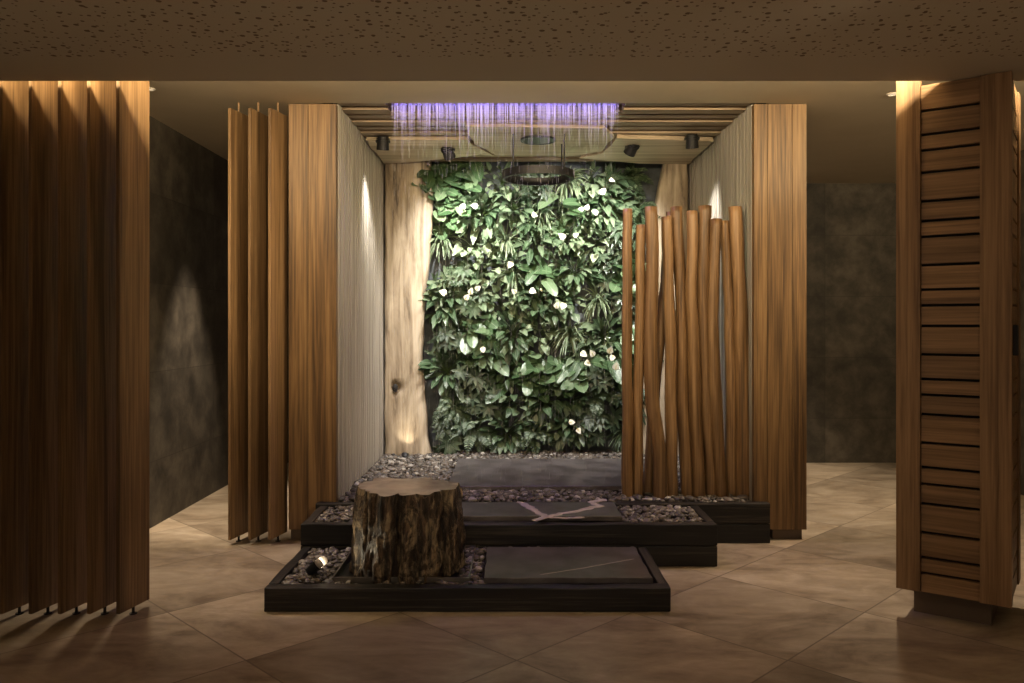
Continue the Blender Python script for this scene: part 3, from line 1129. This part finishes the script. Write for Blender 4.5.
for i in range(NA):
    ft.append(((NR - 1) * NA + i, (NR - 1) * NA + (i + 1) % NA, NR * NA))
o = mesh_obj('sawn_top', vt, ft, M['cut'], t)
o['label'] = 'flat sawn top with growth rings'

GL = Vector((xat(316, 4.16), 4.16, 0.135))
t = thing('ground_spotlight', 'small black lit spotlight in the pebbles left of the stump', 'spotlight', GL)
tg = Vector((0.74, -0.12, 0.62)).normalized()
obj('stake', cyl(bmesh.new(), (0, 0, -0.05), (0, 0, 0.02), 0.008, seg=10), M['black'], t)
c0 = Vector((0, 0, 0.03))
bm = cyl(bmesh.new(), c0 - tg * 0.05, c0 + tg * 0.02, 0.022, 0.028, seg=24)
obj('housing', bm, M['black'], t)
# open glare visor: two curved white-hot flaps around the lens
side = tg.cross(Vector((0, 0, 1))).normalized()
upv = side.cross(tg).normalized()
for s in (-1, 1):
    vs, fs = [], []
    for k_ in range(7):
        a = (-0.9 + 1.8 * k_ / 6)
        rad = (side * math.cos(a) * s + upv * math.sin(a)) * 0.027
        e = 0.034 * math.cos(a)
        for q, ro in ((0.018, 0.0), (0.022 + e, 0.006 * math.cos(a)), (0.022 + e, 0.0075 * math.cos(a)), (0.018, 0.002)):
            vs.append(c0 + tg * q + rad * (1 + ro / 0.027))
    for k_ in range(6):
        for e_ in range(4):
            fs.append((4 * k_ + e_, 4 * k_ + (e_ + 1) % 4, 4 * k_ + 4 + (e_ + 1) % 4, 4 * k_ + 4 + e_))
    mesh_obj('visor', vs, fs, M['white'], t)
obj('lens', cyl(bmesh.new(), c0 + tg * 0.019, c0 + tg * 0.023, 0.024, seg=24), emit('hot_lens', (1.0, 0.86, 0.62), 12.0), t)
p = GL + c0 + tg * 0.032
spot(p.x, p.y, p.z, p + tg, 2.2, (1.0, 0.82, 0.55), 125, 0.8, 0.012, name='ground_lamp')

# uplights among the pebbles: at the foot of the pale trunk, and an added one hidden behind the stump to brighten the ceiling
def uplight(x, y, z, d, label, energy, size, blend):
    t = thing('ground_spotlight', label, 'spotlight', (x, y, z))
    d = Vector(d).normalized()
    c = Vector((0, 0, 0.015))
    bm = cyl(bmesh.new(), c - d * 0.03, c + d * 0.022, 0.024, 0.028, seg=20)
    cyl(bm, c - d * 0.005, c + d * 0.03, 0.031, 0.031, seg=20, caps=False)
    obj('housing', bm, M['black'], t)
    obj('lens', cyl(bmesh.new(), c + d * 0.022, c + d * 0.025, 0.025, seg=20), M['lens'], t)
    p = Vector((x, y, z)) + c + d * 0.034
    spot(p.x, p.y, p.z, p + d, energy, (1.0, 0.86, 0.64), size, blend, 0.02, name='uplight_lamp')


uplight(xat(405, 6.98), 6.98, 0.25, (0.0, 0.17, 0.27), 'small spotlight in the pebbles at the foot of the left pale trunk', 4.5, 75, 1.0)
uplight(-0.57, 5.42, 0.25, (0.5, 0.9, 2.5), 'added spotlight hidden right behind the stump to brighten the ceiling', 60, 62, 1.0)

# ------------------------------------------------------------------ pale tree trunks at the alcove corners
def trunk_slab(label, xl, xr, y, z0, z1, edge_l, edge_r, thick, seed, hole=None):
    """live-edge trunk half; edge_l / edge_r give the outline offset over the height"""
    NT_, NZ_ = 56, 90
    cx = (xl + xr) / 2
    vs, fs = [], []
    for j in range(NZ_ + 1):
        u = j / NZ_
        z = u * (z1 - z0)
        a, b = xl + edge_l(u) - cx, xr + edge_r(u) - cx
        m, hw = (a + b) / 2, (b - a) / 2
        for i in range(NT_):
            th = 2 * math.pi * i / NT_
            c, s = math.cos(th), math.sin(th)
            px_ = math.copysign(abs(c) ** 0.55, c) * hw
            py_ = math.copysign(abs(s) ** 0.6, s) * thick
            q = Vector((px_ * 5 + seed, s, z * 1.1))
            k1 = noise.noise(q) * 0.03 + noise.noise(Vector((px_ * 20 + seed, s * 3, z * 2.5))) * 0.012
            k2 = noise.noise(Vector((c * 2 + seed, 4, z * 4))) * 0.014
            x_, y_ = m + px_ + k2 * c, py_ + k1 * s
            if hole and s < 0:
                d_ = math.hypot((x_ + cx - hole[0]) / 0.030, (z + z0 - hole[1]) / 0.045)
                if d_ < 1.4:
                    y_ += 0.09 * max(0, 1 - d_ * 0.72) ** 0.6
            vs.append((x_, y_, z))
    for j in range(NZ_):
        for i in range(NT_):
            b = (i + 1) % NT_
            fs.append((j * NT_ + i, j * NT_ + b, (j + 1) * NT_ + b, (j + 1) * NT_ + i))
    fs.append(tuple(reversed(range(NT_))))
    fs.append(tuple(NZ_ * NT_ + i for i in range(NT_)))
    t = thing('driftwood_log', label, 'trunk', (cx, y, z0))
    mesh_obj('trunk', vs, fs, M['drift'], t)
    if hole:
        # dark ellipsoid filling the knot hole
        bm = bmesh.new()
        bmesh.ops.create_uvsphere(bm, u_segments=16, v_segments=10, radius=1.0)
        for v in bm.verts:
            w = 1 + 0.15 * noise.noise(v.co * 2)
            v.co = Vector((v.co.x * 0.024 * w + hole[0] - cx, v.co.y * 0.03 - thick + 0.012, v.co.z * 0.036 * w + hole[1] - z0))
        obj('knot_hole', bm, M['dark'], t, smooth=True)
    return t


YT = 7.22
trunk_slab('pale weathered tree trunk in the left corner of the alcove, with a knot hole', -1.127, xat(428, YT), YT, 0.24, ZC + 0.03,
           lambda u: 0.0, lambda u: 0.03 * math.sin(u * 7 + 2.2) + 0.045 * max(0, u - 0.55) * 2 - 0.01 + 0.05 * max(0, 0.06 - u) * 8, 0.09, 2.0,
           (xat(395, 7.13), zat(388, 7.13)))
trunk_slab('pale twisted tree trunk in the right corner of the alcove behind the poles', 1.17, 1.555, YT, 0.24, ZC + 0.03,
           lambda u: 0.08 * math.sin((u - 0.6) * 5) + 0.16 * max(0, u - 0.8) * 3, lambda u: 0.0, 0.1, 9.0)

# ------------------------------------------------------------------ round stained poles
def pole(label, pts, d, r, seed, group='round timber poles of the screen'):
    """pts: (px, py) control points from top to foot, all at depth d"""
    P = [Vector((xat(a, d), 0, zat(b, d))) for a, b in pts]
    base = P[-1].copy()
    r *= 1.16
    n = 40
    vs, fs = [], []
    NS = 18
    # Catmull-Rom through the control points
    Q = [P[0] * 2 - P[1]] + P + [P[-1] * 2 - P[-2]]
    path = []
    for k_ in range(1, len(Q) - 2):
        for i in range(n // (len(P) - 1)):
            u = i / (n // (len(P) - 1))
            a, b, c, e = Q[k_ - 1], Q[k_], Q[k_ + 1], Q[k_ + 2]
            path.append(0.5 * ((2 * b) + (c - a) * u + (2 * a - 5 * b + 4 * c - e) * u * u + (3 * b - a - 3 * c + e) * u ** 3))
    path.append(P[-1].copy())
    for j, p in enumerate(path):
        f_ = j / (len(path) - 1)
        rr_ = r * (0.9 + 0.14 * f_) * (1 + 0.05 * noise.noise(Vector((seed, f_ * 6, 0))))
        yo = 0.012 * noise.noise(Vector((seed * 3, f_ * 2.5, 7)))
        p = p + Vector((0.012 * noise.noise(Vector((seed * 5, f_ * 5, 3))), 0, 0))
        for i in range(NS):
            a = 2 * math.pi * i / NS
            q = rr_ * (1 + 0.05 * noise.noise(Vector((math.cos(a) * 1.5 + seed, math.sin(a) * 1.5, f_ * 9))))
            vs.append((p.x - base.x + q * math.cos(a), yo + q * math.sin(a), p.z - base.z))
    for j in range(len(path) - 1):
        for i in range(NS):
            b = (i + 1) % NS
            fs.append((j * NS + b, j * NS + i, (j + 1) * NS + i, (j + 1) * NS + b))
    L = len(path) - 1
    fs.append(tuple(range(NS)))
    fs.append(tuple(L * NS + i for i in reversed(range(NS))))
    o = mesh_obj('timber_pole', vs, fs, M['pole'], None, (base.x, d, base.z))
    # the sawn end stays crisp
    return tag(o, label, 'pole', group)


FY = 500.5
pl = 'round stained pole of the screen, '
pole(pl + 'outermost, beside the green wall', [(627.5, 209), (627, 300), (627, 400), (628, FY)], 5.42, 0.031, 1)
pole(pl + 'short, second from the green wall', [(641, 225), (640, 320), (638, 400), (637.5, FY)], 5.44, 0.032, 2)
pole(pl + 'third from the green wall, foot kinked to the right', [(651, 207), (652, 300), (651, 390), (659, 450), (661, FY)], 5.40, 0.041, 3)
pole(pl + 'leaning left behind the third one', [(671, 212), (664, 290), (656, 380), (647, FY)], 5.51, 0.033, 4)
pole(pl + 'lower top, standing right of the leaning pole', [(667, 217), (669, 300), (671, 400), (672, FY)], 5.43, 0.035, 5)
pole(pl + 'in the middle, bowed to the right', [(676.5, 207), (681, 300), (683, 400), (688, FY)], 5.46, 0.038, 6)
pole(pl + 'straight, just right of the middle', [(692, 211), (692, 300), (695, 400), (699.5, FY)], 5.41, 0.035, 7)
pole(pl + 'thick with the highest top, fourth from the right pier', [(705, 206), (703, 290), (706, 390), (711, FY)], 5.45, 0.042, 8)
pole(pl + 'low topped, third from the right pier', [(716, 219), (713, 300), (713, 340), (717, 430), (722.5, FY)], 5.41, 0.036, 9)
pole(pl + 'low topped, second from the right pier', [(724.5, 221), (729, 300), (731, 380), (732, FY)], 5.47, 0.034, 10)
pole(pl + 'nearest the right pier, leaning towards it', [(735, 207), (740, 310), (743, 400), (744, FY)], 5.42, 0.042, 11)

# ------------------------------------------------------------------ the living wall
class Leaves:
    def __init__(self):
        self.v, self.f, self.uv, self.m = [], [], [], []

    def leaf(self, p, d, n, L, W, prof, droop=0.5, fold=0.25, seg=6, mat=0, curl=0.0):
        """p base point, d direction, n rough facing, length L, half width W"""
        d = d.normalized()
        side = d.cross(n)
        if side.length < 1e-3:
            side = Vector((1, 0, 0))
        side.normalize()
        nn_ = side.cross(d).normalized()
        b = len(self.v)
        pos = p.copy()
        st = L / seg
        for i in range(seg + 1):
            u = i / seg
            w = prof(u) * W
            up = nn_ * (fold * w)
            back = d * (-0.22 * w if u < 0.2 and prof is heart else 0)
            wave = nn_ * (curl * W * math.sin(u * 9 + L * 40))
            self.v += [pos - side * w + up + back + wave, pos.copy(), pos + side * w + up + back - wave]
            self.uv += [(0, u), (0.5, u), (1, u)]
            d = (d + Vector((0, 0, -1)) * (droop / seg)).normalized()
            nn_ = side.cross(d).normalized()
            pos = pos + d * st
        for i in range(seg):
            a = b + 3 * i
            self.f += [(a, a + 1, a + 4, a + 3), (a + 1, a + 2, a + 5, a + 4)]
            self.m += [mat, mat]

    def stem(self, p, q, r=0.003):
        p, q = Vector(p), Vector(q)
        d = (q - p).normalized()
        s = d.cross(Vector((0.3, 0.2, 1))).normalized()
        t_ = d.cross(s)
        b = len(self.v)
        for c in (p, q):
            for a in (0, 2.094, 4.189):
                self.v.append(c + (s * math.cos(a) + t_ * math.sin(a)) * r)
                self.uv.append((0, 0))
        for k_ in range(3):
            self.f.append((b + k_, b + (k_ + 1) % 3, b + 3 + (k_ + 1) % 3, b + 3 + k_))
            self.m.append(1)


def lance(u):
    return max(0.0, math.sin(math.pi * min(1, u ** 0.8))) ** 0.9


def ovate(u):
    return max(0.0, math.sin(math.pi * u ** 0.62)) ** 0.8


def heart(u):
    return (0.62 if u < 1e-6 else 1.0) * max(0.0, (1 - u) ** 0.62 * (0.62 + 1.05 * u)) if u < 0.999 else 0.0


def strap(u):
    return max(0.0, (1 - u) ** 0.5) * min(1, 0.4 + u * 3)


def out_dir(rng, lo, hi, up=0.15):
    phi, th = rng.uniform(0, 2 * math.pi), R(rng.uniform(lo, hi))
    return Vector((math.sin(th) * math.cos(phi), -math.cos(th), math.sin(th) * math.sin(phi) + up)).normalized()


FACE = Vector((0, -0.8, 0.75))


def grow(kind, rng, size=1.0):
    lv = Leaves()
    if kind == 'peace_lily':
        for _ in range(52):
            d = out_dir(rng, 25, 85, 0.2)
            s = d * rng.uniform(0.05, 0.15) * size
            L = rng.uniform(0.1, 0.19) * size
            lv.stem((0, 0, 0), s)
            lv.leaf(s, (d + Vector((0, -0.15, rng.uniform(-0.3, 0.3)))), FACE, L, L * rng.uniform(0.15, 0.2), lance, rng.uniform(0.3, 1.1), 0.25, 7)
    elif kind == 'pothos':
        for _ in range(58):
            d = out_dir(rng, 15, 80, 0.1)
            s = d * rng.uniform(0.06, 0.2) * size
            L = rng.uniform(0.09, 0.17) * size
            lv.stem((0, 0, 0), s)
            lv.leaf(s, Vector((rng.uniform(-0.6, 0.6), -0.45, rng.uniform(-0.9, 0.2))), Vector((rng.uniform(-.3, .3), -0.9, 0.7)), L, L * rng.uniform(0.36, 0.46), heart, rng.uniform(0.1, 0.6), 0.16, 7)
    elif kind == 'umbrella_plant':
        for _ in range(22):
            d = out_dir(rng, 15, 75, 0.15)
            s = d * rng.uniform(0.08, 0.2) * size
            lv.stem((0, 0, 0), s)
            ax = (d + Vector((0, -0.5, 0.5))).normalized()
            a1 = ax.cross(Vector((1, 0.1, 0.2))).normalized()
            a2 = ax.cross(a1)
            k_ = rng.randint(6, 9)
            L = rng.uniform(0.075, 0.12) * size
            for i in range(k_):
                a = 2 * math.pi * i / k_ + rng.uniform(-0.15, 0.15)
                dd = a1 * math.cos(a) + a2 * math.sin(a) + ax * 0.25
                lv.leaf(s, dd, ax, L * rng.uniform(0.8, 1.1), L * 0.16, lance, 0.7, 0.2, 5)
    elif kind == 'fern':
        for _ in range(13):
            d = out_dir(rng, 20, 80, 0.35)
            L = rng.uniform(0.2, 0.34) * size
            n_ = 15
            p = Vector((0, 0, 0))
            dd = d.copy()
            for i in range(n_):
                u = (i + 1) / n_
                q = p + dd * (L / n_)
                lv.stem(p, q, 0.0018)
                sd = dd.cross(FACE).normalized()
                l = 0.062 * size * max(0.15, math.sin(math.pi * (0.12 + 0.86 * u)))
                for s in (-1, 1):
                    lv.leaf(q, sd * s + dd * 0.45 + Vector((0, 0, rng.uniform(-0.15, 0.15))), FACE, l, l * 0.15, lance, 0.35, 0.1, 3)
                dd = (dd + Vector((0, -0.02, -1.5 / n_))).normalized()
                p = q
    elif kind == 'spider_plant':
        for _ in range(64):
            d = out_dir(rng, 15, 85, 0.45)
            L = rng.uniform(0.14, 0.28) * size
            lv.leaf(d * 0.015, d, Vector((rng.uniform(-.4, .4), -0.8, 0.8)), L, rng.uniform(0.008, 0.013) * size, strap, rng.uniform(1.2, 2.4), 0.4, 8)
    elif kind == 'arrowhead_plant':
        for _ in range(34):
            d = out_dir(rng, 20, 85, 0.15)
            s = d * rng.uniform(0.05, 0.19) * size
            L = rng.uniform(0.065, 0.115) * size
            lv.stem((0, 0, 0), s, 0.002)
            lv.leaf(s, d + Vector((rng.uniform(-.5, .5), -0.2, rng.uniform(-0.7, 0.3))), Vector((rng.uniform(-.5, .5), -0.9, 0.8)), L, L * rng.uniform(0.25, 0.36), ovate, rng.uniform(0.2, 0.9), 0.3, 6, curl=0.1)
    elif kind == 'elephant_ear':
        for _ in range(7):
            d = out_dir(rng, 20, 70, 0.3)
            s = d * rng.uniform(0.1, 0.22) * size
            L = rng.uniform(0.17, 0.24) * size
            lv.stem((0, 0, 0), s, 0.004)
            lv.leaf(s, Vector((rng.uniform(-0.9, 0.9), -0.35, rng.uniform(-0.9, 0.4))), Vector((0, -0.9, 0.8)), L, L * rng.uniform(0.3, 0.38), heart, 0.4, 0.2, 8)
        for _ in range(26):
            d = out_dir(rng, 30, 85, 0.1)
            L = rng.uniform(0.08, 0.13) * size
            s = d * rng.uniform(0.04, 0.12)
            lv.stem((0, 0, 0), s)
            lv.leaf(s, d, FACE, L, L * 0.22, lance, 0.7, 0.2, 6)
    return lv


LOOK = {'peace_lily': ('glossy lance-leaved plant', 'leaf_lance'), 'pothos': ('heart-leaved pothos', 'leaf_heart'),
        'umbrella_plant': ('fingered umbrella plant', 'leaf_dark'), 'fern': ('feathery fern', 'leaf_fern'),
        'spider_plant': ('spiky strap-leaved plant', 'leaf_pale'), 'arrowhead_plant': ('small-leaved pale plant', 'leaf_pale'),
        'elephant_ear': ('large-leaved plant', 'leaf_heart')}
GRP = 'plants of the living wall'


def plant(kind, x, z, label, rng, size=1.0, mat=None, y=AY1 - 0.035):
    t = thing(kind, label, 'plant', (x, y, z), 0, GRP)
    lv = grow(kind, rng, size)
    # nothing grows into the wall behind
    for v in lv.v:
        if v.y > 0.02:
            v.y = 0.02 - 0.1 * (v.y - 0.02)
    mesh_obj('foliage', lv.v, lv.f, [M[mat or LOOK[kind][1]], M['stem']], t, uvs=lv.uv, fm=lv.m)
    return t


prng = random.Random(21)
LAYOUT = [  # nine rows from the top, seven plants a row
    'pothos elephant_ear arrowhead_plant umbrella_plant spider_plant arrowhead_plant fern'.split(),
    'pothos peace_lily peace_lily spider_plant elephant_ear peace_lily fern'.split(),
    'spider_plant arrowhead_plant spider_plant peace_lily arrowhead_plant arrowhead_plant umbrella_plant'.split(),
    'umbrella_plant arrowhead_plant spider_plant elephant_ear peace_lily umbrella_plant pothos'.split(),
    'peace_lily umbrella_plant arrowhead_plant peace_lily arrowhead_plant spider_plant umbrella_plant'.split(),
    'umbrella_plant pothos peace_lily arrowhead_plant spider_plant peace_lily pothos'.split(),
    'peace_lily umbrella_plant elephant_ear pothos pothos umbrella_plant elephant_ear'.split(),
    'fern umbrella_plant arrowhead_plant peace_lily arrowhead_plant fern umbrella_plant'.split(),
    'umbrella_plant fern peace_lily fern arrowhead_plant umbrella_plant spider_plant'.split()]
COLW = ['first', 'second', 'third', 'fourth', 'fifth', 'sixth', 'last']
for r_, row in enumerate(LAYOUT):
    for c_, kind in enumerate(row):
        # plant centres, 0.26 m apart across and 0.27 m apart down
        x = -0.6 + c_ * 0.272 + (0.07 if r_ % 2 else -0.02) + prng.uniform(-0.04, 0.04)
        z = 2.70 - r_ * 0.283 + prng.uniform(-0.04, 0.04)
        mat = None
        if r_ >= 6 and kind in ('arrowhead_plant', 'spider_plant'):
            mat = 'leaf_fern'
        if r_ in (1, 2, 3, 4) and kind in ('umbrella_plant',) and c_ < 3:
            mat = 'leaf_fern'
        plant(kind, x, z, '%s in the green wall, %s row from the top, %s from left' % (LOOK[kind][0], ords[r_], COLW[c_]), prng, prng.uniform(1.0, 1.2), mat)

# plants that carry white flowers, each with the flowers where they show
BL = [([(463, 206), (475, 206)], 'white-flowered plant high in the green wall, left of the hanging ring'),
      ([(534, 215)], 'plant with one white flower under the hanging ring'),
      ([(562, 236), (576, 235)], 'plant with two white flowers side by side, upper right of centre'),
      ([(510, 265)], 'plant with one white flower at the green wall centre'),
      ([(514, 291), (533, 291), (541, 290)], 'plant with a row of three white flowers at mid height of the green wall'),
      ([(471, 291), (478, 288), (467, 297)], 'plant with a cluster of three large white flowers at left of the green wall'),
      ([(443, 292)], 'plant with one narrow white flower at the left edge of the green wall'),
      ([(603, 191)], 'plant with one white flower high on the right of the green wall'),
      ([(581, 209), (587, 207), (595, 212)], 'plant with three cream flowers right below the hanging ring'),
      ([(612, 180)], 'plant with one white flower at the top right corner of the green wall'),
      ([(557, 305), (563, 306)], 'plant with two small white flowers right of the green wall centre'),
      ([(483, 350)], 'plant with one drooping white flower left of the dark hollow'),
      ([(584, 354), (592, 353), (587, 363)], 'plant with three white flowers beside the poles'),
      ([(610, 350), (612, 358), (616, 366)], 'plant with three pale flowers close against the poles'),
      ([(572, 422), (579, 431)], 'plant with two white flowers low on the right of the green wall')]
for fl, lab in BL:
    D = 7.0
    cx = sum(xat(a, D) for a, b in fl) / len(fl)
    cz = sum(zat(b, D) for a, b in fl) / len(fl)
    y0 = AY1 - 0.035
    t = plant('peace_lily', cx, cz - 0.02, lab, prng, 0.95)
    for a, b in fl:
        q = Vector((xat(a, D) - cx, D - y0, zat(b, D) - cz + 0.02))
        lv = Leaves()
        L = prng.uniform(0.052, 0.075)
        dd = Vector((prng.uniform(-0.9, 0.9), -0.2, prng.uniform(-0.6, 1.0))).normalized()
        lv.leaf(q - dd * L * 0.5, dd, Vector((prng.uniform(-.3, .3), -1, 0.5)), L, L * 0.42, ovate, 0.2, 0.2, 7)
        lv.stem((0, 0, 0), q - dd * L * 0.5)
        f = mesh_obj('flower', lv.v, lv.f, [M['spathe'], M['stem']], t, uvs=lv.uv, fm=lv.m)
        f['label'] = 'white flower'
        s0 = q - dd * L * 0.45 + Vector((0, -0.006, 0.002))
        obj('spadix', cyl(bmesh.new(), s0, s0 + dd * L * 0.5 + Vector((0, -0.012, 0)), 0.004, 0.0025, seg=8), M['spadix'], f)

# ------------------------------------------------------------------ world, camera, colour
w = bpy.data.worlds.new('world')
SC.world = w
w.use_nodes = True
w.node_tree.nodes['Background'].inputs[0].default_value = (1.0, 0.78, 0.58, 1)
w.node_tree.nodes['Background'].inputs[1].default_value = 0.2
cam = bpy.data.cameras.new('camera')
co = bpy.data.objects.new('camera', cam)
co.location = (0, 0, EYE)
co.rotation_euler = (R(90), 0, 0)
cam.sensor_width = 36
cam.lens = F / 1024 * 36
cam.shift_y = -(341.5 - HY) / 1024
cam.clip_end = 60
link(co)
SC.camera = co
SC.view_settings.view_transform = 'Standard'
SC.view_settings.look = 'None'
SC.view_settings.exposure = 0.0
SC.view_settings.gamma = 1.0
SC.view_settings.use_curve_mapping = False
